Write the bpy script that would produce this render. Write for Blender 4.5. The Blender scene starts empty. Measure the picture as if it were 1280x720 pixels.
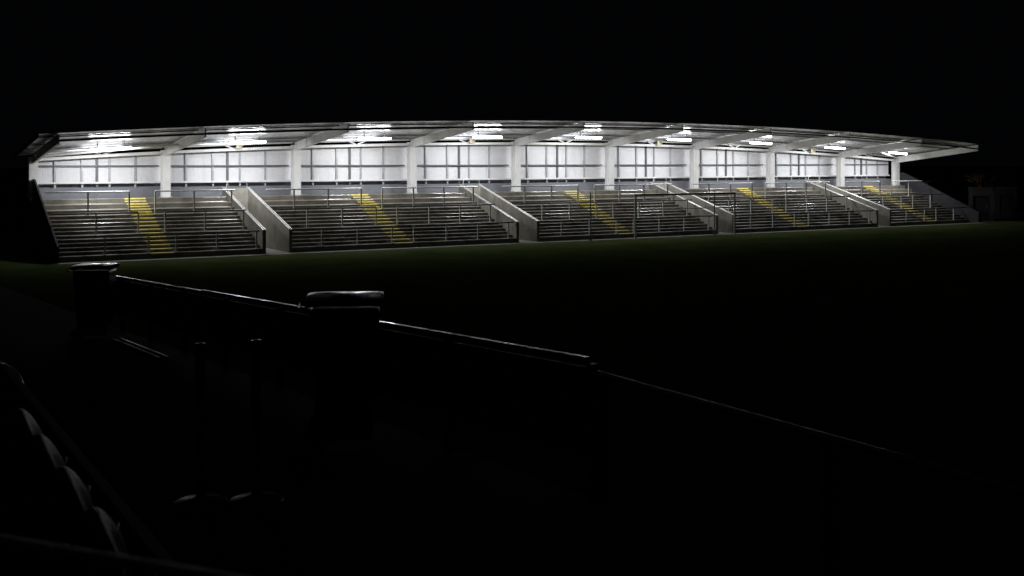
import bpy, bmesh, math, random
from mathutils import Vector, Matrix
R = math.radians
random.seed(7)
SC = bpy.context.scene
COL = SC.collection
EYE = 4.30                                   # camera height above the pitch

# ------------------------------------------------------------------ camera, night sky, exposure
cam_data = bpy.data.cameras.new("camera")
cam = bpy.data.objects.new("camera", cam_data)
COL.objects.link(cam)
PSI = math.atan(1400.0 / 2314.0)
cam.location = (0, 0, EYE)
cam.rotation_euler = (R(90), 0, -PSI)
cam_data.sensor_width = 36.0
cam_data.lens = 36.0 * 1400 / 1280
cam_data.shift_y = -158.0 / 1280
cam_data.clip_start = 0.05
cam_data.clip_end = 3000
cam_data.dof.use_dof = True
cam_data.dof.focus_distance = 58.0
cam_data.dof.aperture_fstop = 4.0
SC.camera = cam

world = bpy.data.worlds.new("World")
SC.world = world
world.use_nodes = True
wn = world.node_tree
bg = wn.nodes["Background"]
bg.inputs["Color"].default_value = (0.62, 0.74, 1.0, 1)
bg.inputs["Strength"].default_value = 0.0011

SC.view_settings.view_transform = 'Standard'
SC.view_settings.look = 'None'
SC.view_settings.exposure = 0.0
SC.view_settings.gamma = 1.0
SC.view_settings.use_curve_mapping = False
SC.render.engine = 'CYCLES'
SC.cycles.use_denoising = True
SC.cycles.max_bounces = 6
SC.cycles.sample_clamp_indirect = 6.0
LAMP_POWER = 38.0                            # diffuser glow
LAMP_WATTS = 208.0                           # asymmetric throw of each lamp, down and back towards the wall

# ------------------------------------------------------------------ materials
def mat(name, col, rough=0.6, metal=0.0, vary=0.12, scale=3.0, bump=0.0, bscale=40.0, spec=0.5, stain=None,
        rough_vary=0.0, coat=0.0, stretch=None):
    m = bpy.data.materials.new(name)
    m.use_nodes = True
    nt = m.node_tree; N = nt.nodes; L = nt.links
    p = N["Principled BSDF"]
    p.inputs["Roughness"].default_value = rough
    p.inputs["Metallic"].default_value = metal
    p.inputs["Specular IOR Level"].default_value = spec
    p.inputs["Coat Weight"].default_value = coat
    p.inputs["Coat Roughness"].default_value = 0.12
    tc = N.new("ShaderNodeTexCoord")
    src = tc.outputs["Object"]
    if stretch:
        mp = N.new("ShaderNodeMapping"); mp.inputs["Scale"].default_value = stretch
        L.new(src, mp.inputs["Vector"]); src = mp.outputs["Vector"]
    n1 = N.new("ShaderNodeTexNoise"); n1.inputs["Scale"].default_value = scale
    n1.inputs["Detail"].default_value = 8; n1.inputs["Roughness"].default_value = 0.62
    L.new(src, n1.inputs["Vector"])
    rp = N.new("ShaderNodeValToRGB")
    lo = tuple(c * (1 - vary) for c in col); hi = tuple(min(1, c * (1 + vary)) for c in col)
    rp.color_ramp.elements[0].position = 0.32; rp.color_ramp.elements[1].position = 0.70
    rp.color_ramp.elements[0].color = (*lo, 1); rp.color_ramp.elements[1].color = (*hi, 1)
    L.new(n1.outputs["Fac"], rp.inputs["Fac"])
    out = rp.outputs["Color"]
    if stain:
        n2 = N.new("ShaderNodeTexNoise"); n2.inputs["Scale"].default_value = stain[1]
        n2.inputs["Detail"].default_value = 5; n2.inputs["Roughness"].default_value = 0.7
        mp2 = N.new("ShaderNodeMapping"); mp2.inputs["Scale"].default_value = stain[3] if len(stain) > 3 else (1, 1, 1)
        L.new(tc.outputs["Object"], mp2.inputs["Vector"]); L.new(mp2.outputs["Vector"], n2.inputs["Vector"])
        r2 = N.new("ShaderNodeValToRGB")
        r2.color_ramp.elements[0].position = 0.50; r2.color_ramp.elements[1].position = 0.72
        r2.color_ramp.elements[0].color = (0, 0, 0, 1); r2.color_ramp.elements[1].color = (stain[2],) * 3 + (1,)
        L.new(n2.outputs["Fac"], r2.inputs["Fac"])
        mx = N.new("ShaderNodeMix"); mx.data_type = 'RGBA'
        L.new(r2.outputs["Color"], mx.inputs["Factor"]); L.new(out, mx.inputs[6])
        mx.inputs[7].default_value = (*stain[0], 1)
        out = mx.outputs[2]
    L.new(out, p.inputs["Base Color"])
    if rough_vary:
        mr = N.new("ShaderNodeMapRange")
        mr.inputs["From Min"].default_value = 0.3; mr.inputs["From Max"].default_value = 0.7
        mr.inputs["To Min"].default_value = max(0.03, rough - rough_vary); mr.inputs["To Max"].default_value = min(1, rough + rough_vary)
        L.new(n1.outputs["Fac"], mr.inputs["Value"]); L.new(mr.outputs["Result"], p.inputs["Roughness"])
    if bump:
        n3 = N.new("ShaderNodeTexNoise"); n3.inputs["Scale"].default_value = bscale; n3.inputs["Detail"].default_value = 4
        L.new(src, n3.inputs["Vector"])
        b = N.new("ShaderNodeBump"); b.inputs["Strength"].default_value = bump; b.inputs["Distance"].default_value = 0.01
        L.new(n3.outputs["Fac"], b.inputs["Height"]); L.new(b.outputs["Normal"], p.inputs["Normal"])
    return m

M = {}
M['concrete'] = mat('terrace concrete', (0.165, 0.152, 0.125), 0.34, vary=0.30, scale=1.1, bump=0.25, bscale=30, coat=0.55,
                    stain=((0.10, 0.095, 0.085), 1.7, 0.7, (0.35, 1, 1)), rough_vary=0.22)
M['wallconc'] = mat('cast concrete', (0.30, 0.285, 0.245), 0.75, vary=0.22, scale=1.6, bump=0.3, bscale=25,
                    stain=((0.13, 0.12, 0.10), 1.2, 0.75, (1, 1, 0.3)))
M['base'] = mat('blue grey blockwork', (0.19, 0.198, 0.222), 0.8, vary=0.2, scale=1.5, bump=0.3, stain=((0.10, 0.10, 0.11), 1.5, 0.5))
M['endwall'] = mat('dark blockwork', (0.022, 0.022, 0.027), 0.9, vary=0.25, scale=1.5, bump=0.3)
M['clad'] = mat('white cladding', (0.76, 0.76, 0.78), 0.45, vary=0.03, scale=0.8, stain=((0.52, 0.52, 0.51), 1.0, 0.4, (1, 1, 0.25)))
M['white'] = mat('white paint on steel', (0.76, 0.76, 0.75), 0.5, vary=0.05, scale=2.0, bump=0.05, stain=((0.45, 0.43, 0.40), 2.2, 0.35, (1, 1, 0.4)))
M['offwhite'] = mat('grey white paint on steel', (0.58, 0.58, 0.565), 0.5, vary=0.07, scale=1.4, bump=0.05, stain=((0.36, 0.35, 0.33), 2.0, 0.4))
M['galv'] = mat('galvanised steel', (0.42, 0.43, 0.45), 0.36, metal=0.75, vary=0.18, scale=9.0)
M['stud'] = mat('grey studs', (0.42, 0.435, 0.46), 0.45, metal=0.3, vary=0.12, scale=4)
M['girt'] = mat('dark steel girt and shaded rail', (0.14, 0.14, 0.15), 0.5, metal=0.3, vary=0.15, scale=3)  # girts' own dark tone; also painted shade on the lower barrier rails
M['roof'] = mat('galvanised roof sheet', (0.50, 0.51, 0.515), 0.22, metal=0.35, vary=0.10, scale=0.9, rough_vary=0.05)
M['purlin'] = mat('purlin steel', (0.30, 0.305, 0.32), 0.32, metal=0.8, vary=0.15, scale=4)
M['gutter'] = mat('dark gutter', (0.055, 0.055, 0.06), 0.4, vary=0.2, scale=3)
M['rail'] = mat('barrier steel', (0.58, 0.59, 0.60), 0.42, metal=0.25, vary=0.18, scale=7)
M['bright_rail'] = mat('bright galvanised handrail', (0.66, 0.66, 0.66), 0.35, metal=0.45, vary=0.1, scale=7)
M['yellow'] = mat('yellow step paint', (0.86, 0.74, 0.22), 0.5, vary=0.15, scale=5, bump=0.15, stain=((0.30, 0.26, 0.15), 6.0, 0.9))
M['lamp_body'] = mat('lamp housing', (0.7, 0.7, 0.7), 0.4, vary=0.04)
M['speaker'] = mat('cream plastic horn', (0.62, 0.58, 0.45), 0.45, vary=0.06)
M['black'] = mat('black rubber', (0.02, 0.02, 0.02), 0.6, vary=0.3)
M['path'] = mat('path concrete', (0.16, 0.155, 0.14), 0.85, vary=0.25, scale=1.3, bump=0.3)
M['deck'] = mat('asphalt', (0.011, 0.0115, 0.0125), 0.9, vary=0.3, scale=2.0, bump=0.4, bscale=90, spec=0.05)
M['fence'] = mat('dark boards', (0.02, 0.021, 0.023), 0.6, vary=0.3, scale=3)
M['fence_rail'] = mat('wet steel top rail', (0.66, 0.66, 0.66), 0.20, metal=1.0, vary=0.3, scale=0.9, rough_vary=0.17)
M['bin'] = mat('black bin plastic', (0.018, 0.019, 0.021), 0.35, vary=0.25, scale=6)
M['lid'] = mat('wet black lid', (0.02, 0.021, 0.023), 0.10, vary=0.25, scale=6, bump=0.06, bscale=9, spec=0.8)
M['seat'] = mat('dark seat plastic', (0.035, 0.037, 0.042), 0.46, vary=0.3, scale=12, bump=0.15, bscale=140)
M['dust'] = mat('dusty dark board', (0.045, 0.046, 0.05), 0.7, vary=0.6, scale=60, bump=0.2, bscale=120)
M['post'] = mat('black powder coat', (0.015, 0.015, 0.016), 0.3, vary=0.2, scale=8)
M['disc'] = mat('scuffed steel base', (0.26, 0.23, 0.19), 0.42, metal=0.6, vary=0.4, scale=14, rough_vary=0.12)
M['hut'] = mat('painted block hut', (0.024, 0.025, 0.027), 0.9, vary=0.2, scale=2.0, bump=0.2)
M['door'] = mat('dark door', (0.010, 0.010, 0.011), 0.5, vary=0.2)
M['bark'] = mat('bark', (0.30, 0.20, 0.125), 0.9, vary=0.35, scale=5)
M['goal'] = mat('goal paint', (0.42, 0.42, 0.41), 0.4, vary=0.15, scale=4)

def glow(name, strength):
    m = bpy.data.materials.new(name); m.use_nodes = True
    p = m.node_tree.nodes["Principled BSDF"]
    p.inputs["Base Color"].default_value = (0.9, 0.9, 0.9, 1)
    p.inputs["Emission Color"].default_value = (0.965, 0.975, 1.0, 1)
    p.inputs["Emission Strength"].default_value = strength
    return m
M['tube'] = glow('lit fluorescent diffuser', LAMP_POWER)

def grass_mat():
    m = bpy.data.materials.new('pitch grass'); m.use_nodes = True
    nt = m.node_tree; N = nt.nodes; L = nt.links
    N.remove(N["Principled BSDF"]); p = N.new("ShaderNodeBsdfDiffuse"); L.new(p.outputs["BSDF"], N["Material Output"].inputs["Surface"])
    tc = N.new("ShaderNodeTexCoord")
    a = N.new("ShaderNodeTexNoise"); a.inputs["Scale"].default_value = 0.35; a.inputs["Detail"].default_value = 9; a.inputs["Roughness"].default_value = 0.7
    b = N.new("ShaderNodeTexNoise"); b.inputs["Scale"].default_value = 26; b.inputs["Detail"].default_value = 3
    L.new(tc.outputs["Object"], a.inputs["Vector"]); L.new(tc.outputs["Object"], b.inputs["Vector"])
    r1 = N.new("ShaderNodeValToRGB")
    r1.color_ramp.elements[0].position = 0.3; r1.color_ramp.elements[1].position = 0.72
    r1.color_ramp.elements[0].color = (0.047, 0.062, 0.024, 1); r1.color_ramp.elements[1].color = (0.090, 0.114, 0.044, 1)
    L.new(a.outputs["Fac"], r1.inputs["Fac"])
    r2 = N.new("ShaderNodeValToRGB")
    r2.color_ramp.elements[0].position = 0.3; r2.color_ramp.elements[1].position = 0.7
    r2.color_ramp.elements[0].color = (0.55, 0.55, 0.55, 1); r2.color_ramp.elements[1].color = (1.25, 1.25, 1.2, 1)
    L.new(b.outputs["Fac"], r2.inputs["Fac"])
    mx = N.new("ShaderNodeMix"); mx.data_type = 'RGBA'; mx.blend_type = 'MULTIPLY'; mx.inputs["Factor"].default_value = 1
    L.new(r1.outputs["Color"], mx.inputs[6]); L.new(r2.outputs["Color"], mx.inputs[7]); L.new(mx.outputs[2], p.inputs["Color"])
    bp = N.new("ShaderNodeBump"); bp.inputs["Strength"].default_value = 0.8; bp.inputs["Distance"].default_value = 0.04
    L.new(b.outputs["Fac"], bp.inputs["Height"]); L.new(bp.outputs["Normal"], p.inputs["Normal"])
    return m
M['grass'] = grass_mat()

# ------------------------------------------------------------------ mesh helpers (heights: h is metres relative to the eye)
class MB:
    def __init__(s): s.v = []; s.f = []; s.sm = []
    def add(s, vs, fs, smooth=False):
        o = len(s.v); s.v += [tuple(v) for v in vs]
        for f in fs: s.f.append(tuple(i + o for i in f)); s.sm.append(smooth)
        return s
    def box(s, x0, x1, y0, y1, z0, z1):
        vs = [(x, y, z) for x in (x0, x1) for y in (y0, y1) for z in (z0, z1)]
        return s.add(vs, [(0, 1, 3, 2), (4, 6, 7, 5), (0, 4, 5, 1), (2, 3, 7, 6), (0, 2, 6, 4), (1, 5, 7, 3)])
    def prism_x(s, poly, x0, x1):                 # polygon of (y,z), extruded along x
        n = len(poly)
        vs = [(x0, y, z) for y, z in poly] + [(x1, y, z) for y, z in poly]
        fs = [tuple(range(n)), tuple(range(2 * n - 1, n - 1, -1))]
        fs += [(i, i + n, (i + 1) % n + n, (i + 1) % n) for i in range(n)]
        return s.add(vs, fs)
    def prism_y(s, poly, y0, y1):                 # polygon of (x,z), extruded along y
        n = len(poly)
        vs = [(x, y0, z) for x, z in poly] + [(x, y1, z) for x, z in poly]
        fs = [tuple(range(n)), tuple(range(2 * n - 1, n - 1, -1))]
        fs += [(i, i + n, (i + 1) % n + n, (i + 1) % n) for i in range(n)]
        return s.add(vs, fs)
    def prism_z(s, poly, z0, z1):
        n = len(poly)
        vs = [(x, y, z0) for x, y in poly] + [(x, y, z1) for x, y in poly]
        fs = [tuple(range(n)), tuple(range(2 * n - 1, n - 1, -1))]
        fs += [(i, i + n, (i + 1) % n + n, (i + 1) % n) for i in range(n)]
        return s.add(vs, fs)
    def tube(s, pts, r, n=8, r1=None, caps=True):
        pts = [Vector(p) for p in pts]; k = len(pts); vs = []; fs = []
        up = None
        for i, p in enumerate(pts):
            t = (pts[min(i + 1, k - 1)] - pts[max(i - 1, 0)]).normalized()
            if up is None:
                up = Vector((0, 0, 1)) if abs(t.z) < 0.9 else Vector((1, 0, 0))
            a = t.cross(up).normalized(); b = a.cross(t).normalized(); up = b
            rr = r if r1 is None else r + (r1 - r) * i / (k - 1)
            for j in range(n):
                an = 2 * math.pi * j / n
                vs.append(p + a * (rr * math.cos(an)) + b * (rr * math.sin(an)))
        for i in range(k - 1):
            for j in range(n):
                fs.append((i * n + j, i * n + (j + 1) % n, (i + 1) * n + (j + 1) % n, (i + 1) * n + j))
        s.add(vs, fs, True)
        if caps:
            s.add(vs[:n], [tuple(range(n))]); s.add(vs[-n:], [tuple(range(n))])
        return s
    def lathe(s, prof, c, n=28):                  # profile of (r,z), about a vertical axis at c
        vs = []; fs = []
        for r, z in prof:
            for j in range(n):
                an = 2 * math.pi * j / n
                vs.append((c[0] + r * math.cos(an), c[1] + r * math.sin(an), c[2] + z))
        for i in range(len(prof) - 1):
            for j in range(n):
                fs.append((i * n + j, i * n + (j + 1) % n, (i + 1) * n + (j + 1) % n, (i + 1) * n + j))
        return s.add(vs, fs, True)
    def build(s, name, m, parent=None, bevel=0.0, loc=None):
        me = bpy.data.meshes.new(name)
        me.from_pydata(s.v, [], s.f)
        bm = bmesh.new(); bm.from_mesh(me)
        for f, q in zip(bm.faces, s.sm): f.smooth = q
        bmesh.ops.recalc_face_normals(bm, faces=bm.faces)
        bm.to_mesh(me); bm.free()
        me.materials.append(m)
        o = bpy.data.objects.new(name, me); COL.objects.link(o)
        if parent:
            o.parent = parent
            if parent.type == 'EMPTY' or True:
                o.matrix_parent_inverse = Matrix.Identity(4)
        if loc: o.location = loc
        if bevel:
            b = o.modifiers.new("edge", 'BEVEL'); b.width = bevel; b.segments = 2; b.limit_method = 'ANGLE'
        return o

def tag(o, label=None, cat=None, group=None, kind=None):
    if label: o['label'] = label
    if cat: o['category'] = cat
    if group: o['group'] = group
    if kind: o['kind'] = kind
    return o
def thing(name, label, cat, loc=(0, 0, 0), group=None, rz=0):
    o = bpy.data.objects.new(name, None); COL.objects.link(o)
    o.location = loc; o.rotation_euler.z = rz; o.empty_display_size = 0.3
    return tag(o, label, cat, group)
def copy_tree(o, parent=None):
    c = o.copy(); COL.objects.link(c)
    if parent: c.parent = parent
    for ch in list(o.children): copy_tree(ch, c)
    return c
H = lambda h: h + EYE                              # eye-relative height to height above the pitch

# ------------------------------------------------------------------ layout of the far stand
XC, HALF = 38.42, 30.4
COLS = [8.10, 14.32, 21.22, 28.13, 35.07, 42.01, 48.95, 55.85, 62.79, 68.72]
VOMS = [17.77, 31.60, 45.48, 59.32]
XL, XR = 8.15, 68.10                               # inner faces of the end walls
YF, YCOL, YW = 50.6, 57.5, 58.12
def eave(x): return H(1.12 - 1.02 * ((x - XC) / HALF) ** 2)
def soffit(x, y): return eave(x) + 0.30 + (57.5 - y) * 0.113
Y_ROOF0, Y_ROOF1 = 50.2, 58.35
STEPS = [(YF + 0.38 * i, H(-4.05 + 0.155 * i)) for i in range(11)] + [(54.85, H(-2.26)), (55.48, H(-2.02)), (56.10, H(-1.78))]
PLAT = STEPS[-1][1]

# ------------------------------------------------------------------ ground
g = MB(); g.add([(-600, -600, 0), (900, -600, 0), (900, 900, 0), (-600, 900, 0)], [(0, 1, 2, 3)])
tag(g.build('pitch', M['grass']), kind='structure')
g = MB(); g.box(8.06, 69.2, 49.85, YF - 0.003, -0.1, 0.012)
tag(g.build('path', M['path']), kind='structure')

# ------------------------------------------------------------------ the far stand
stand = thing('football_stand', 'long floodlit football stand with white back wall and low arched cantilever roof', 'stand', (0, 0, 0))

# terrace blocks with yellow stepped aisles
bounds = [XL] + [q for v in VOMS for q in (v - 0.72, v + 0.72)] + [XR]
BLOCKS = [(bounds[2 * i] + 0.004, bounds[2 * i + 1] - 0.004) for i in range(5)]
AISLES = []
for bi, (x0, x1) in enumerate(BLOCKS):
    prof = [(YF, -0.05)]
    lastz = -0.05
    for (y, z) in STEPS:
        prof += [(y, z)] if y == YF else [(y, lastz), (y, z)]
        lastz = z + (0.012 if y < 54 else 0.0)      # treads fall to the front
    prof += [(58.02, PLAT), (58.02, -0.05)]
    blk = MB().prism_x(prof, x0, x1).build('terrace_block', M['concrete'], stand, bevel=0.024)
    blk.modifiers['edge'].segments = 4
    ac = [12.5, 24.33, 38.15, 51.95, 64.15][bi]
    AISLES.append(ac)
    w = 0.50
    yel = []
    for i in range(len(STEPS)):
        y, z = STEPS[i]
        yel.append((y, z))
        if i >= 10 and i < len(STEPS) - 1:         # half steps where the terrace steps are high
            y2, z2 = STEPS[i + 1]
            yel.append((y2 - 0.26, (z + z2) / 2))
    for i, (y, z) in enumerate(yel):
        b = MB()
        half = (y, z) not in STEPS
        jx = random.uniform(-0.02, 0.02)
        if half:
            MB().box(ac - w, ac + w, y + 0.01, y + 0.256, z - 0.116, z - 0.005).build('half_step', M['concrete'], blk)
            b.box(ac - w + jx, ac + w + jx, y, y + 0.18, z - 0.05, z)
        else:
            b.box(ac - w + jx, ac + w + jx, y - 0.006, y + 0.18, z - 0.05, z + 0.006)
        b.build('step_edge', M['yellow'], blk)

# gangways through the terrace
for v in VOMS:
    for s in (-1, 1):
        xa, xb = (v - 0.72, v - 0.56) if s < 0 else (v + 0.56, v + 0.72)
        top = lambda y: H(-3.20) + (y - YF) * (1.84 / 6.4)
        wl = MB().prism_x([(YF - 0.02, -0.05), (YF - 0.02, top(YF)), (57.0, top(57.0)), (57.0, -0.05)], xa, xb).build('gangway_wall', M['wallconc'], stand)
        for xx in (xa + 0.026, xb - 0.026):
            MB().tube([(xx, YF - 0.03, top(YF) + 0.015), (xx, 57.0, top(57.0) + 0.022)], 0.024).build('handrail', M['bright_rail'], wl)
    lt = MB().box(v - 0.558, v + 0.558, 56.7, 56.9, H(-2.46), H(-1.37)).build('gangway_lintel', M['wallconc'], stand)
    MB().tube([(v - 0.558, 56.8, H(-1.37)), (v - 0.5, 56.8, H(-1.02)), (v + 0.5, 56.8, H(-1.02)), (v + 0.558, 56.8, H(-1.37))], 0.018).build('guard_rail', M['bright_rail'], lt)
    fr = MB()
    fr.box(v - 0.556, v - 0.49, 56.62, 56.69, 0, H(-2.46)); fr.box(v + 0.49, v + 0.556, 56.62, 56.69, 0, H(-2.46)); fr.box(v - 0.49, v + 0.49, 56.62, 56.69, H(-2.53), H(-2.46))
    fr.build('door_frame', M['stud'], lt)
    MB().box(v - 0.558, v + 0.558, 57.9, 58.0, -0.05, PLAT).build('tunnel_back', M['base'], stand)
    MB().box(v - 0.558, v + 0.558, 56.91, 58.02, PLAT - 0.16, PLAT - 0.002).build('tunnel_roof', M['concrete'], stand)
    MB().box(v - 0.556, v + 0.556, YF, 57.89, -0.04, 0.016).build('gangway_floor', M['path'], stand)

# back wall
MB().box(XL - 0.085, XR + 0.88, 58.03, 58.25, -0.05, H(-1.30)).build('base_wall', M['base'], stand, bevel=0.01)
MB().box(XL - 0.085, XR + 0.5, 58.30, 58.36, H(-1.45), H(-0.95)).build('backing_board', M['base'], stand)
SUB = 6
for b in range(9):
    xa, xb = COLS[b], COLS[b + 1]
    # ribbed cladding sheet, its top edge following the arch
    n = int((xb - xa) / 0.50)
    vs = []; fs = []
    zb = H(-1.08)
    xs = []
    for i in range(n):
        x0 = xa + (xb - xa) * i / n; d = (xb - xa) / n
        xs += [(x0, 0.0), (x0 + d * 0.90, 0.0), (x0 + d * 0.93, 0.003), (x0 + d * 0.97, 0.003)]
    xs.append((xb, 0.0))
    for x, dy in xs:
        vs += [(x, 58.18 + dy, zb), (x, 58.18 + dy, eave(x) + 0.02)]
    for i in range(len(xs) - 1): fs.append((2 * i, 2 * i + 2, 2 * i + 3, 2 * i + 1))
    pan = MB().add(vs, fs).build('wall_panel', M['clad'], stand)
    W = xb - xa
    for k, (t, wd) in enumerate([(0.173, .045), (0.375, .045), (0.487, .055), (0.583, .045), (0.782, .045)]):
        x = xa + W * t
        bold = (k == 2)
        st = MB()
        y0 = 58.075
        st.box(x - wd, x + wd, y0, y0 + 0.006, zb - 0.21, eave(x) - 0.02)          # face of a C section
        st.box(x - wd, x - wd + 0.006, y0 + 0.006, 58.165, zb - 0.21, eave(x) - 0.02)
        st.build('stud', M['girt'] if bold else M['stud'], pan)
    MB().box(xa + 0.22, xb - 0.22, 57.99, 58.07, H(-0.25), H(-0.18)).build('girt', M['girt'], pan)
    gb = MB(); gb.box(xa + 0.06, xb - 0.06, 57.97, 58.07, H(-1.09), H(-1.0)); gb.build('bottom_girt', M['white'], pan)
    # eave beam and top chord follow the arch, joined by a small V brace at mid bay
    eb = MB(); tcd = MB()
    P = [xa + 0.2 + (W - 0.4) * i / SUB for i in range(SUB + 1)]
    for i in range(SUB):
        x0, x1 = P[i], P[i + 1]
        za, zc = eave(x0), eave(x1)
        eb.prism_y([(x0, za - 0.09), (x1, zc - 0.09), (x1, zc + 0.05), (x0, za + 0.05)], 57.38, 57.52)
        tcd.prism_y([(x0, za + 0.19), (x1, zc + 0.19), (x1, zc + 0.27), (x0, za + 0.27)], 57.40, 57.50)
    ebo = eb.build('eave_beam', M['white'], stand)
    tco = tcd.build('top_chord', M['offwhite'], stand)
    xm = (xa + xb) / 2
    for s in (-1, 1):
        br = MB().tube([(xm + 0.06 * s, 57.36, eave(xm) + 0.04), (xm + 0.55 * s, 57.36, eave(xm) + 0.24)], 0.045, 6)
        br.build('brace', M['white'], tco)

# columns and rafters
def isec(mb, top, bot, xw, x, tf=0.02):
    """I section running from (y,z) pairs: top/bot lists of points, web in the y-z plane at x"""
    mb.prism_x(top + bot[::-1], x - 0.012, x + 0.012)
for x in COLS:
    c = MB()
    zt = eave(x) + 0.10
    c.box(x - 0.20, x + 0.20, 57.28, 57.31, PLAT, zt); c.box(x - 0.20, x + 0.20, 57.69, 57.72, PLAT, zt)
    c.box(x - 0.02, x + 0.02, 57.31, 57.69, PLAT, zt)
    co = c.build('column', M['white'], stand)
    MB().box(x - 0.26, x + 0.26, 57.24, 57.76, PLAT, PLAT + 0.025).build('base_plate', M['offwhite'], co)
    r = MB()
    yA, yB = 57.66, 50.36
    tA, tB = soffit(x, yA) - 0.06, soffit(x, yB) - 0.05
    bA, bB = tA - 0.46, tB - 0.42
    r.prism_x([(yA, tA), (yB, tB), (yB, bB), (yA, bA)], x - 0.012, x + 0.012)
    fw = 0.06
    for (za, zc, d) in ((tA, tB, -0.022), (bA, bB, 0.022)):
        r.prism_x([(yA, za), (yB, zc), (yB, zc + d), (yA, za + d)], x - fw, x - 0.0125)
        r.prism_x([(yA, za), (yB, zc), (yB, zc + d), (yA, za + d)], x + 0.0125, x + fw)
    for yy in (57.2, 55.9):
        zt2, zb2 = soffit(x, yy) - 0.085, soffit(x, yy) - 0.06 - 0.43
        for s in (-1, 1):
            a, b2 = sorted((x + s * 0.0125, x + s * (fw - 0.005)))
            r.box(a, b2, yy - 0.006, yy + 0.006, zb2, zt2)
    r.box(x - 0.03, x + 0.03, yB - 0.014, yB - 0.001, bB, tB - 0.005)
    ro = r.build('rafter', M['white'], stand)

# wind braces in the two end bays
for (xa, xb) in ((COLS[0], COLS[1]), (COLS[9], COLS[8])):
    sgn = 1 if xb > xa else -1
    MB().tube([(xa + 0.15 * sgn, 57.15, soffit(xa, 57.1) - 0.22), (xb - 0.13 * sgn, 54.4, soffit(xb, 54.4) - 0.30)], 0.055, 8).build('wind_brace', M['white'], stand)

# arched ribbed roof sheet
XR0, XR1 = COLS[0] - 0.80, COLS[9] + 0.40
nr = int((XR1 - XR0) / 0.333)
vs = []; fs = []; xs = []
for i in range(nr):
    d = (XR1 - XR0) / nr; x0 = XR0 + d * i
    xs += [(x0, 0), (x0 + d * 0.55, 0), (x0 + d * 0.62, 0.002), (x0 + d * 0.93, 0.002)]
xs.append((XR1, 0))
YS = [Y_ROOF0, 52.9, 55.6, Y_ROOF1]
for x, dz in xs:
    for y in YS: vs.append((x, y, soffit(x, y) + dz))
k = len(YS)
for i in range(len(xs) - 1):
    for j in range(k - 1): fs.append((i * k + j, i * k + j + 1, (i + 1) * k + j + 1, (i + 1) * k + j))
roof = MB().add(vs, fs).build('roof', M['roof'], stand)
so = roof.modifiers.new("sheet", 'SOLIDIFY'); so.thickness = 0.004; so.offset = 1
def arch_strip(x0, x1, y, yw, dz0, dz1, n=6):
    m = MB()
    for i in range(n):
        a = x0 + (x1 - x0) * i / n; b = x0 + (x1 - x0) * (i + 1) / n
        za, zb_ = soffit(a, y), soffit(b, y)
        m.prism_y([(a, za + dz0), (b, zb_ + dz0), (b, zb_ + dz1), (a, za + dz1)], y, y + yw)
    return m
for b in range(9):
    for y in (51.3, 52.9, 55.7, 57.0):
        arch_strip(COLS[b] + 0.03, COLS[b + 1] - 0.03, y, 0.05, -0.075, -0.012).build('purlin', M['purlin'], roof)
    arch_strip(COLS[b] + 0.012, COLS[b + 1] - 0.012, 50.27, 0.06, -0.39, -0.305).build('front_rail', M['gutter'], roof)
arch_strip(XR0, XR1, Y_ROOF0 - 0.03, 0.026, -0.03, 0.05, 60).build('fascia', M['stud'], roof)
for (xa, xb) in ((XR0, COLS[0] - 0.03), (COLS[9] + 0.03, XR1)):
    for y in (51.15, 53.75, 57.0):
        arch_strip(xa, xb, y, 0.05, -0.075, -0.012, 2).build('purlin', M['purlin'], roof)
for xx in (XR0 - 0.03, XR1 + 0.004):
    MB().prism_x([(Y_ROOF0, soffit(xx, Y_ROOF0) - 0.19), (Y_ROOF1, soffit(xx, Y_ROOF1) - 0.19), (Y_ROOF1, soffit(xx, Y_ROOF1) + 0.05), (Y_ROOF0, soffit(xx, Y_ROOF0) + 0.05)], xx, xx + 0.025).build('verge_board', M['gutter'], roof)

# sloping end walls; at the right a narrow passage lies between the terrace and the wall
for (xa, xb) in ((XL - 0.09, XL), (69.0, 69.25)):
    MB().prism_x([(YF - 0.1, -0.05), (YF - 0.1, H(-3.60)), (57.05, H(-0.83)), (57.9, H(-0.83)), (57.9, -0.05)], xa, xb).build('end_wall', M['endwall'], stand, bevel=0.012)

# ------------------------------------------------------------------ crush barriers: each one a thing
ORD = ['leftmost', 'second', 'middle', 'fourth', 'rightmost']
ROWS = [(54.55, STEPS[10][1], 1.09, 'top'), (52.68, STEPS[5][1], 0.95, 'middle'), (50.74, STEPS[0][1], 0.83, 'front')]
for bi, (x0, x1) in enumerate(BLOCKS):
    ac = AISLES[bi]
    for (y, z, hh, rn) in ROWS:
        for side in (-1, 1):
            a = ac + side * 0.60
            e = x0 + 0.06 if side < 0 else x1 - 0.10
            t = thing('crush_barrier', 'grey crush barrier, %s row, %s of the yellow steps, %s terrace block' % (rn, 'left' if side < 0 else 'right', ORD[bi]),
                      'barrier', ((a + e) / 2, y, z), 'crush barriers on the terrace')
            cx = (a + e) / 2
            rl = MB().tube([(min(a, e) - cx, 0, hh), (max(a, e) - cx, 0, hh)], 0.038, 10)
            rl.build('rail', M['rail'] if rn == 'top' else M['girt'], t)  # middle and front rails darker: shade on their unlit faces put into the colour
            x = a
            while (e - x) * side > -0.01:
                p = MB()
                p.box(x - cx - 0.032, x - cx + 0.032, -0.03, 0.03, 0, hh - 0.02)
                p.box(x - cx - 0.08, x - cx + 0.08, -0.07, 0.07, 0.0, 0.012)
                p.build('post', M['rail'], t)
                x += side * 1.85

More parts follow.
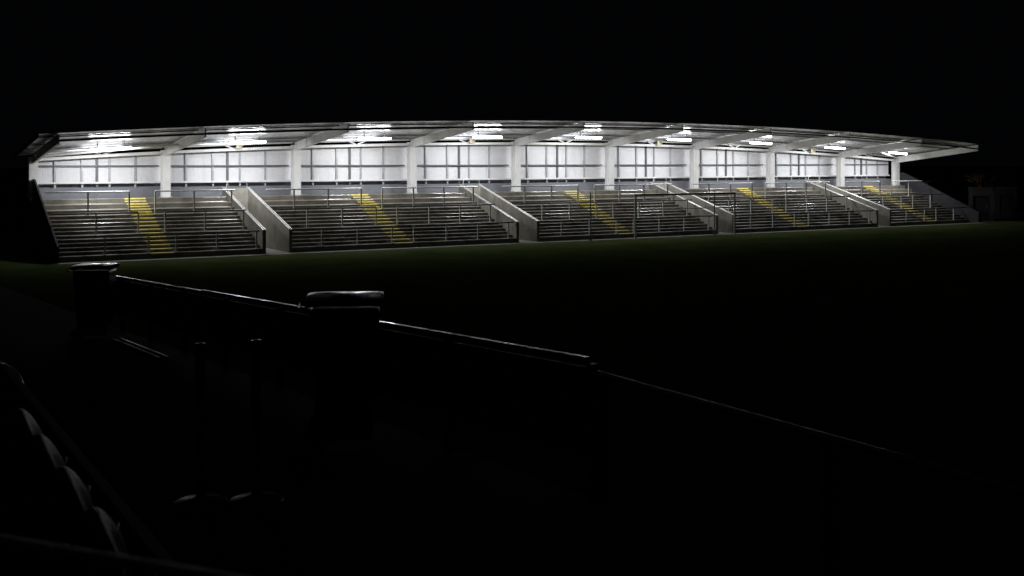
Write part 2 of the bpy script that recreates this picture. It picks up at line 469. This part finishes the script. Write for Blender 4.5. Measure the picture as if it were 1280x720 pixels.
# ------------------------------------------------------------------ strip lamps under the roof
for b in range(9):
    xm = (COLS[b] + COLS[b + 1]) / 2 - 0.1
    y = 54.72
    z = soffit(xm, y)
    pos = ['leftmost bay', 'second bay from the left', 'third bay from the left', 'fourth bay from the left', 'middle bay', 'fourth bay from the right', 'third bay from the right', 'second bay from the right', 'rightmost bay'][b]
    t = thing('strip_lamp', 'lit white strip lamp under the stand roof in the %s' % pos, 'lamp', (xm, y, z - 0.26), 'strip lamps under the stand roof')
    t.rotation_euler.y = -math.atan(-2 * 1.02 * (xm - XC) / HALF ** 2)
    L2 = 0.92
    MB().box(-L2 - 0.03, L2 + 0.03, -0.06, 0.06, 0.0, 0.05).build('housing', M['lamp_body'], t, bevel=0.008)
    MB().tube([(-L2, 0, -0.045), (L2, 0, -0.045)], 0.062, 10).build('diffuser', M['tube'], t)
    ld = bpy.data.lights.new('lamp_light', 'AREA'); ld.shape = 'RECTANGLE'; ld.size = 1.8; ld.size_y = 0.12
    ld.energy = LAMP_WATTS; ld.color = (0.965, 0.975, 1.0)
    lo = bpy.data.objects.new('lamp_light', ld); COL.objects.link(lo); lo.parent = t
    lo.location = (0, 0, -0.125); lo.rotation_euler.x = R(16)
    for s in (-0.6, 0.6):
        MB().box(s - 0.02, s + 0.02, -0.02, 0.02, 0.05, 0.25).build('hanger', M['galv'], t)

# cream horn loudspeakers on the eave beam
for i, b in enumerate((1, 3, 5, 7)):
    xm = (COLS[b] + COLS[b + 1]) / 2 + 0.34
    t = thing('loudspeaker', 'cream horn loudspeaker on the eave beam above the %s gangway from the left' % ['first', 'second', 'third', 'fourth'][i], 'loudspeaker', (xm, 57.2, eave(xm) + 0.05), 'horn loudspeakers on the eave beam')
    hn = MB()
    prof = [(0.16, 0.17, 0), (0.10, 0.11, 0.12), (0.05, 0.05, 0.26)]
    vs = []
    for (wx, wz, dy) in prof: vs += [(-wx, -0.22 + dy, 0.16 - wz), (wx, -0.22 + dy, 0.16 - wz), (wx, -0.22 + dy, 0.16 + wz), (-wx, -0.22 + dy, 0.16 + wz)]
    fs = []
    for q in range(2):
        for j in range(4): fs.append((q * 4 + j, q * 4 + (j + 1) % 4, q * 4 + 4 + (j + 1) % 4, q * 4 + 4 + j))
    fs.append((8, 9, 10, 11))
    ho = hn.add(vs, fs).build('horn', M['speaker'], t)
    sm = ho.modifiers.new("wall", 'SOLIDIFY'); sm.thickness = 0.008
    MB().tube([(0, 0.03, 0.16), (0, 0.16, 0.16)], 0.07, 12).build('driver', M['speaker'], t)
    MB().box(-0.025, 0.025, 0.06, 0.12, -0.0, 0.10).build('bracket', M['stud'], t)
    t.rotation_euler = (R(12), 0, R(-38))

# ------------------------------------------------------------------ goal and net poles in front of the stand
gl = thing('football_goal', 'football goal frame standing in front of the third gangway of the stand', 'goal', (41.75, 49.7, 0))
for s in (-1, 1):
    MB().tube([(3.66 * s, 0, 0), (3.66 * s, 0, 2.44)], 0.06, 12).build('post', M['goal'], gl)
MB().tube([(-3.72, 0, 2.44), (3.72, 0, 2.44)], 0.06, 12).build('crossbar', M['goal'], gl)
MB().tube([(-3.66, 0.0, 1.6), (-3.66, 0.24, 1.6), (3.66, 0.24, 1.6), (3.66, 0.0, 1.6)], 0.02, 8).build('back_bar', M['girt'], gl)
for (x, y, hh, lab) in ((35.2, 49.92, 2.62, 'thin dark net pole left of the goal by the middle terrace block'), (44.08, 49.95, 2.58, 'thin dark net pole behind the goal crossbar beside the third gangway')):
    t = thing('net_pole', lab, 'pole', (x, y, 0), 'net poles by the goal')
    MB().tube([(0, 0, 0), (0, 0, hh)], 0.035, 10).build('shaft', M['girt'], t)
    MB().lathe([(0.0, 0.05), (0.07, 0.05), (0.09, 0.0)], (0, 0, 0.013), 16).build('socket', M['black'], t)

# ------------------------------------------------------------------ huts and bare trees past the right end
def hut(pos, w_, off, _, dw, hh, label):
    t = thing('hut', label, 'hut', (pos[0], pos[1], 0), 'small huts past the stand', R(-53))
    w = MB(); dh = 1.80; A, B = -w_ / 2, w_ / 2
    d0, d1 = -dw / 2 + 0.02, dw / 2 + 0.02
    w.box(A, d0, 0, 0.2, 0, hh); w.box(d1, B, 0, 0.2, 0, hh); w.box(d0, d1, 0, 0.2, dh, hh)
    w.box(A, A + 0.2, 0.2, 1.8, 0, hh); w.box(B - 0.2, B, 0.2, 1.8, 0, hh); w.box(A + 0.2, B - 0.2, 1.6, 1.8, 0, hh)
    w.build('wall', M['hut'], t)
    MB().box(A - 0.06, B + 0.06, -0.06, 1.9, hh, hh + 0.07).build('roof', M['gutter'], t)
    d = MB().box(d0 + 0.02, d1 - 0.02, 0.12, 0.17, 0.02, dh - 0.02).build('door', M['door'], t)
    MB().tube([(d1 - 0.2, 0.09, 0.95), (d1 - 0.2, 0.09, 1.12)], 0.014, 6).build('handle', M['galv'], d)
hut((71.3, 52.0), 1.66, -0.28, 0.20, 1.12, 2.34, 'grey hut with a wide dark doorway just past the right end of the stand')
hut((76.4, 53.5), 1.50, -0.38, 0.0, 1.0, 2.30, 'dim hut at the far right edge, beyond the first grey hut')

def bare_tree(x, y, hh, label, seed):
    rnd = random.Random(seed)
    t = thing('bare_tree', label, 'tree', (x, y, 0), 'bare trees behind the huts')
    tr = MB(); cr = MB()
    tr.tube([(0, 0, 0), (0.06, 0.03, hh * 0.18), (-0.04, 0.05, hh * 0.36)], 0.16, 8, 0.10)
    def grow(p, d, ln, r, lev):
        q = p + d * ln
        mid = p + d * ln * 0.5 + Vector((rnd.uniform(-1, 1), rnd.uniform(-1, 1), rnd.uniform(-0.4, 1))) * ln * 0.07
        cr.tube([p, mid, q], r, 4 if lev < 2 else 3, r * 0.62, caps=False)
        if lev >= 6: return
        for _ in range(3):
            nd = (d + Vector((rnd.uniform(-1, 1), rnd.uniform(-1, 1), rnd.uniform(-0.35, 0.75))) * 0.72).normalized()
            grow(p + d * ln * rnd.uniform(0.55, 1.0), nd, ln * rnd.uniform(0.62, 0.82), max(r * 0.66, 0.024), lev + 1)
    for _ in range(4):
        d = Vector((rnd.uniform(-0.7, 0.7), rnd.uniform(-0.7, 0.7), 1)).normalized()
        grow(Vector((-0.04, 0.05, hh * 0.35)), d, hh * 0.21, 0.085, 1)
    tr.build('trunk', M['bark'], t); cr.build('crown', M['bark'], t)
bare_tree(79.0, 57.5, 4.3, 'bare twiggy tree rising behind the two huts, its twigs faintly amber', 3)
bare_tree(84.0, 60.0, 4.0, 'bare tree at the right edge, behind the dim far hut', 5)
bare_tree(77.5, 62.5, 3.6, 'bare tree between the end of the stand roof and the grey hut', 9)

# ------------------------------------------------------------------ near side: sloping concourse, rail, bins, posts, seats
def deck_h(y): return -(2.28 + 0.05 * (max(y, 5.9) - 5.7))
XRAIL = 4.4
ys = [-8, 5.9, 46.0]
d = MB()
d.prism_x([(y, H(deck_h(y))) for y in ys] + [(46.0, -0.1), (-8, -0.1)], -30, XRAIL + 0.06)
tag(d.build('concourse', M['deck']), kind='structure')

fence = thing('perimeter_rail', 'dark boarded fence with a wet shining top rail sloping down beside the concourse', 'fence', (XRAIL, 6.2, H(deck_h(6.2))))
oy, oz = 6.2, H(deck_h(6.2))
def rail_z(y): return H(-1.353 - 0.05 * (y - 6.27)) - oz
segs = [(6.27, 10.4), (10.44, 15.6), (15.64, 21.8)]
for i, (a, b) in enumerate(segs):
    off = [0.0, 0.012, 0.0][i]
    MB().prism_x([(a - oy, rail_z(a) + off + 0.02), (b - oy, rail_z(b) + off + 0.02), (b - oy, rail_z(b) + off - 0.025), (a - oy, rail_z(a) + off - 0.025)], -0.026, 0.026).build('top_rail', M['fence_rail'], fence, bevel=0.008)
    MB().prism_x([(a - oy, rail_z(a) - 0.05), (b - oy, rail_z(b) - 0.05), (b - oy, rail_z(b) - 0.68), (a - oy, rail_z(a) - 0.68)], -0.012, 0.012).build('board', M['fence'], fence)
y = 6.22
while y < 22:
    MB().box(-0.03, 0.03, y - oy - 0.03, y - oy + 0.03, H(deck_h(y)) - oz - 0.02, rail_z(y) - 0.02).build('post', M['post'], fence)
    y += 2.07
low = thing('level_rail', 'low dark rail continuing level to the right of the sloping fence', 'fence', (XRAIL, 3.7, H(deck_h(3.7))))
MB().tube([(0, -1.6, 0.86), (0, 2.46, 0.86)], 0.022, 16).build('top_rail', M['fence_rail'], low)
for q in (-1.6, 0.4, 2.4):
    MB().box(-0.03, 0.03, q - 0.03, q + 0.03, 0, 0.84).build('post', M['post'], low)

def wheelie(x, y, rz, label, hh=1.29):
    t = thing('wheelie_bin', label, 'bin', (x, y, H(deck_h(y))), 'tall bins beside the perimeter rail', rz)
    b = MB(); w0, w1 = 0.23, 0.30
    vs = [(-w0, -w0, 0.06), (w0, -w0, 0.06), (w0, w0, 0.06), (-w0, w0, 0.06), (-w1, -w1, hh - 0.09), (w1, -w1, hh - 0.09), (w1, w1, hh - 0.09), (-w1, w1, hh - 0.09)]
    b.add(vs, [(0, 1, 2, 3), (4, 5, 6, 7), (0, 1, 5, 4), (1, 2, 6, 5), (2, 3, 7, 6), (3, 0, 4, 7)])
    b.build('body', M['bin'], t, bevel=0.03)
    # crowned lid with a rolled edge
    n = 24; vs = []; fs = []
    for i in range(n + 1):
        for j in range(n + 1):
            u, v = -1 + 2 * i / n, -1 + 2 * j / n
            zz = hh - 0.006 * max(abs(u), abs(v)) ** 12 - 0.008 * (u * u + v * v) + 0.0022 * math.sin(5 * u + 1) * math.cos(3 * v)
            vs.append((0.335 * u, 0.335 * v, zz))
    for i in range(n):
        for j in range(n):
            a = i * (n + 1) + j; fs.append((a, a + 1, a + n + 2, a + n + 1))
    lid = MB().add(vs, fs).build('lid', M['lid'], t)
    q = lid.modifiers.new("thick", 'SOLIDIFY'); q.thickness = 0.05; q.offset = -1
    MB().tube([(-0.34, -0.2, hh - 0.1), (-0.40, -0.2, hh - 0.1), (-0.40, 0.2, hh - 0.1), (-0.34, 0.2, hh - 0.1)], 0.012, 8).build('handle', M['bin'], t)
    for s in (-1, 1):
        MB().tube([(-0.24, s * 0.19, 0.10), (-0.24, s * 0.25, 0.10)], 0.10, 16).build('wheel', M['black'], t)
wheelie(3.83, 9.15, -0.42, 'tall black bin with wet shining lid, standing close to the camera by the rail')
wheelie(3.80, 20.0, -0.42, 'black bin at the far end of the perimeter rail, small beside the left terrace', 1.25)

def stanchion(x, y, label, hh=1.13):
    t = thing('queue_post', label, 'post', (x, y, H(deck_h(y))), 'queue posts on the concourse')
    MB().lathe([(0, 0.055), (0.03, 0.055), (0.06, 0.045), (0.17, 0.022), (0.19, 0.010), (0.19, 0.0)], (0, 0, 0), 40).build('base', M['disc'], t)
    MB().tube([(0, 0, 0.05), (0, 0, hh - 0.10)], 0.032, 16).build('shaft', M['post'], t)
    MB().lathe([(0.032, hh - 0.12), (0.040, hh - 0.10), (0.040, hh - 0.015), (0.034, hh), (0, hh + 0.004)], (0, 0, 0), 20).build('cap', M['lid'], t)
stanchion(2.52, 7.62, 'black queue post with a brown steel disc base, right one of the pair')
stanchion(2.18, 7.80, 'black queue post with a darker disc base, left one of the pair', 1.12)

# steel edging on the concourse and a hooped handrail
for k, xx in enumerate((3.93, 4.05)):
    a, b = 16.2, 19.3
    t = MB().prism_x([(a, H(deck_h(a)) + 0.03), (b, H(deck_h(b)) + 0.03), (b, H(deck_h(b)) - 0.05), (a, H(deck_h(a)) - 0.05)], xx, xx + 0.03).build('edging_strip', M['galv'])
    tag(t, 'thin steel edging strip on the dark concourse, %s one of two' % ('left' if k == 0 else 'right'), 'edging', 'steel edging strips')
hr = thing('hooped_handrail', 'thin handrail with a rounded end standing on the dark concourse at left', 'handrail', (1.18, 8.9, H(deck_h(8.9))))
pts = [(-1.2, 0.25, 0.98), (-0.25, 0.05, 0.97)]
for i in range(8):
    an = R(90 - i * 90 / 7); pts.append((-0.22 + 0.22 * math.cos(an), 0.0, 0.75 + 0.22 * math.sin(an)))
pts.append((0.0, 0.0, 0.0))
MB().tube(pts, 0.022, 10).build('tube', M['fence_rail'], hr)
MB().tube([(-1.2, 0.25, 0.98), (-1.2, 0.25, 0.0)], 0.022, 10).build('post', M['post'], hr)

# near seats
tier = MB()
tier.box(-3.0, 1.02, 1.2, 9.5, 0.0, H(-1.82))
tag(tier.build('seating_tier', M['deck']), kind='structure')
def make_seat():
    t = thing('stadium_seat', 'dark plastic folding seat', 'seat', (0, 0, 0), 'dark seats in the near row')
    # back: shell in the y-z plane facing +x, rounded top
    n, m_ = 10, 10; vs = []; fs = []
    for i in range(n + 1):
        v = i / n
        for j in range(m_ + 1):
            u = -1 + 2 * j / m_
            wv = 0.165 * (1 - 0.10 * v)
            hz = 0.42 + v * (0.20 + 0.20 * math.sqrt(max(0.0, 1 - 0.985 * u * u)))
            xx = -0.05 - 0.07 * v + 0.05 * u * u + 0.035 * max(0, v - 0.85) / 0.15 * -1
            vs.append((xx, u * wv, hz))
    for i in range(n):
        for j in range(m_):
            a = i * (m_ + 1) + j; fs.append((a, a + 1, a + m_ + 2, a + m_ + 1))
    bk = MB().add(vs, fs, True).build('backrest', M['seat'], t)
    q = bk.modifiers.new("t", 'SOLIDIFY'); q.thickness = 0.06; q = bk.modifiers.new("s", 'SUBSURF'); q.levels = 1; q.render_levels = 2
    vs = []; fs = []
    for i in range(n + 1):
        v = i / n
        for j in range(m_ + 1):
            u = -1 + 2 * j / m_
            vs.append((0.0 + 0.02 * v + 0.02 * math.sin(v * 3.1), u * 0.16 * (1 - 0.06 * v ** 4), 0.38 + 0.20 * v * (1 - 0.05 * abs(u) ** 4) - 0.02 * (1 - u * u)))
    for i in range(n):
        for j in range(m_):
            a = i * (m_ + 1) + j; fs.append((a, a + 1, a + m_ + 2, a + m_ + 1))
    pn = MB().add(vs, fs, True).build('seat_pan', M['seat'], t)
    q = pn.modifiers.new("t", 'SOLIDIFY'); q.thickness = 0.03; q = pn.modifiers.new("s", 'SUBSURF'); q.levels = 1; q.render_levels = 2
    for s in (-1, 1):
        MB().box(-0.03, 0.03, s * 0.155 - 0.015, s * 0.155 + 0.015, 0, 0.42).build('leg', M['post'], t)
    return t
seat0 = make_seat()
spots = [(0.80, 3.40, 'dark seat with a bright wet glint, nearest in the line beside the board'),
         (0.80, 3.92, 'dark plastic seat second from the near end of the line beside the board'),
         (0.80, 4.44, 'dark plastic seat third from the near end of the line beside the board'),
         (0.80, 4.94, 'dark plastic seat farthest of the line beside the dusty board')]
for i, (x, y, lab) in enumerate(spots):
    s = seat0 if i == 0 else copy_tree(seat0)
    s.location = (x, y, H(-1.82)); s.rotation_euler.z = -0.22; s['label'] = lab
s = copy_tree(seat0); s.location = (0.36, 2.98, H(-1.80)); s.rotation_euler.z = 0.35
s['label'] = 'dark plastic seat at the lower left corner, turned slightly, behind the near rail'
bd = MB().prism_x([(2.6, H(-1.82)), (2.6, H(-1.26)), (7.6, H(-1.26)), (7.6, H(-1.82))], 0.875, 0.92).build('parapet_board', M['dust'], None, bevel=0.004)
tag(bd, 'dusty dark board edging the row of near seats', 'parapet')
nr_ = MB().tube([(0.146, 1.805, 3.763), (0.498, 1.218, 3.793)], 0.008, 12).build('near_rail', M['rail'])
tag(nr_, 'dark rail crossing the lower left corner in front of the seats', 'rail')
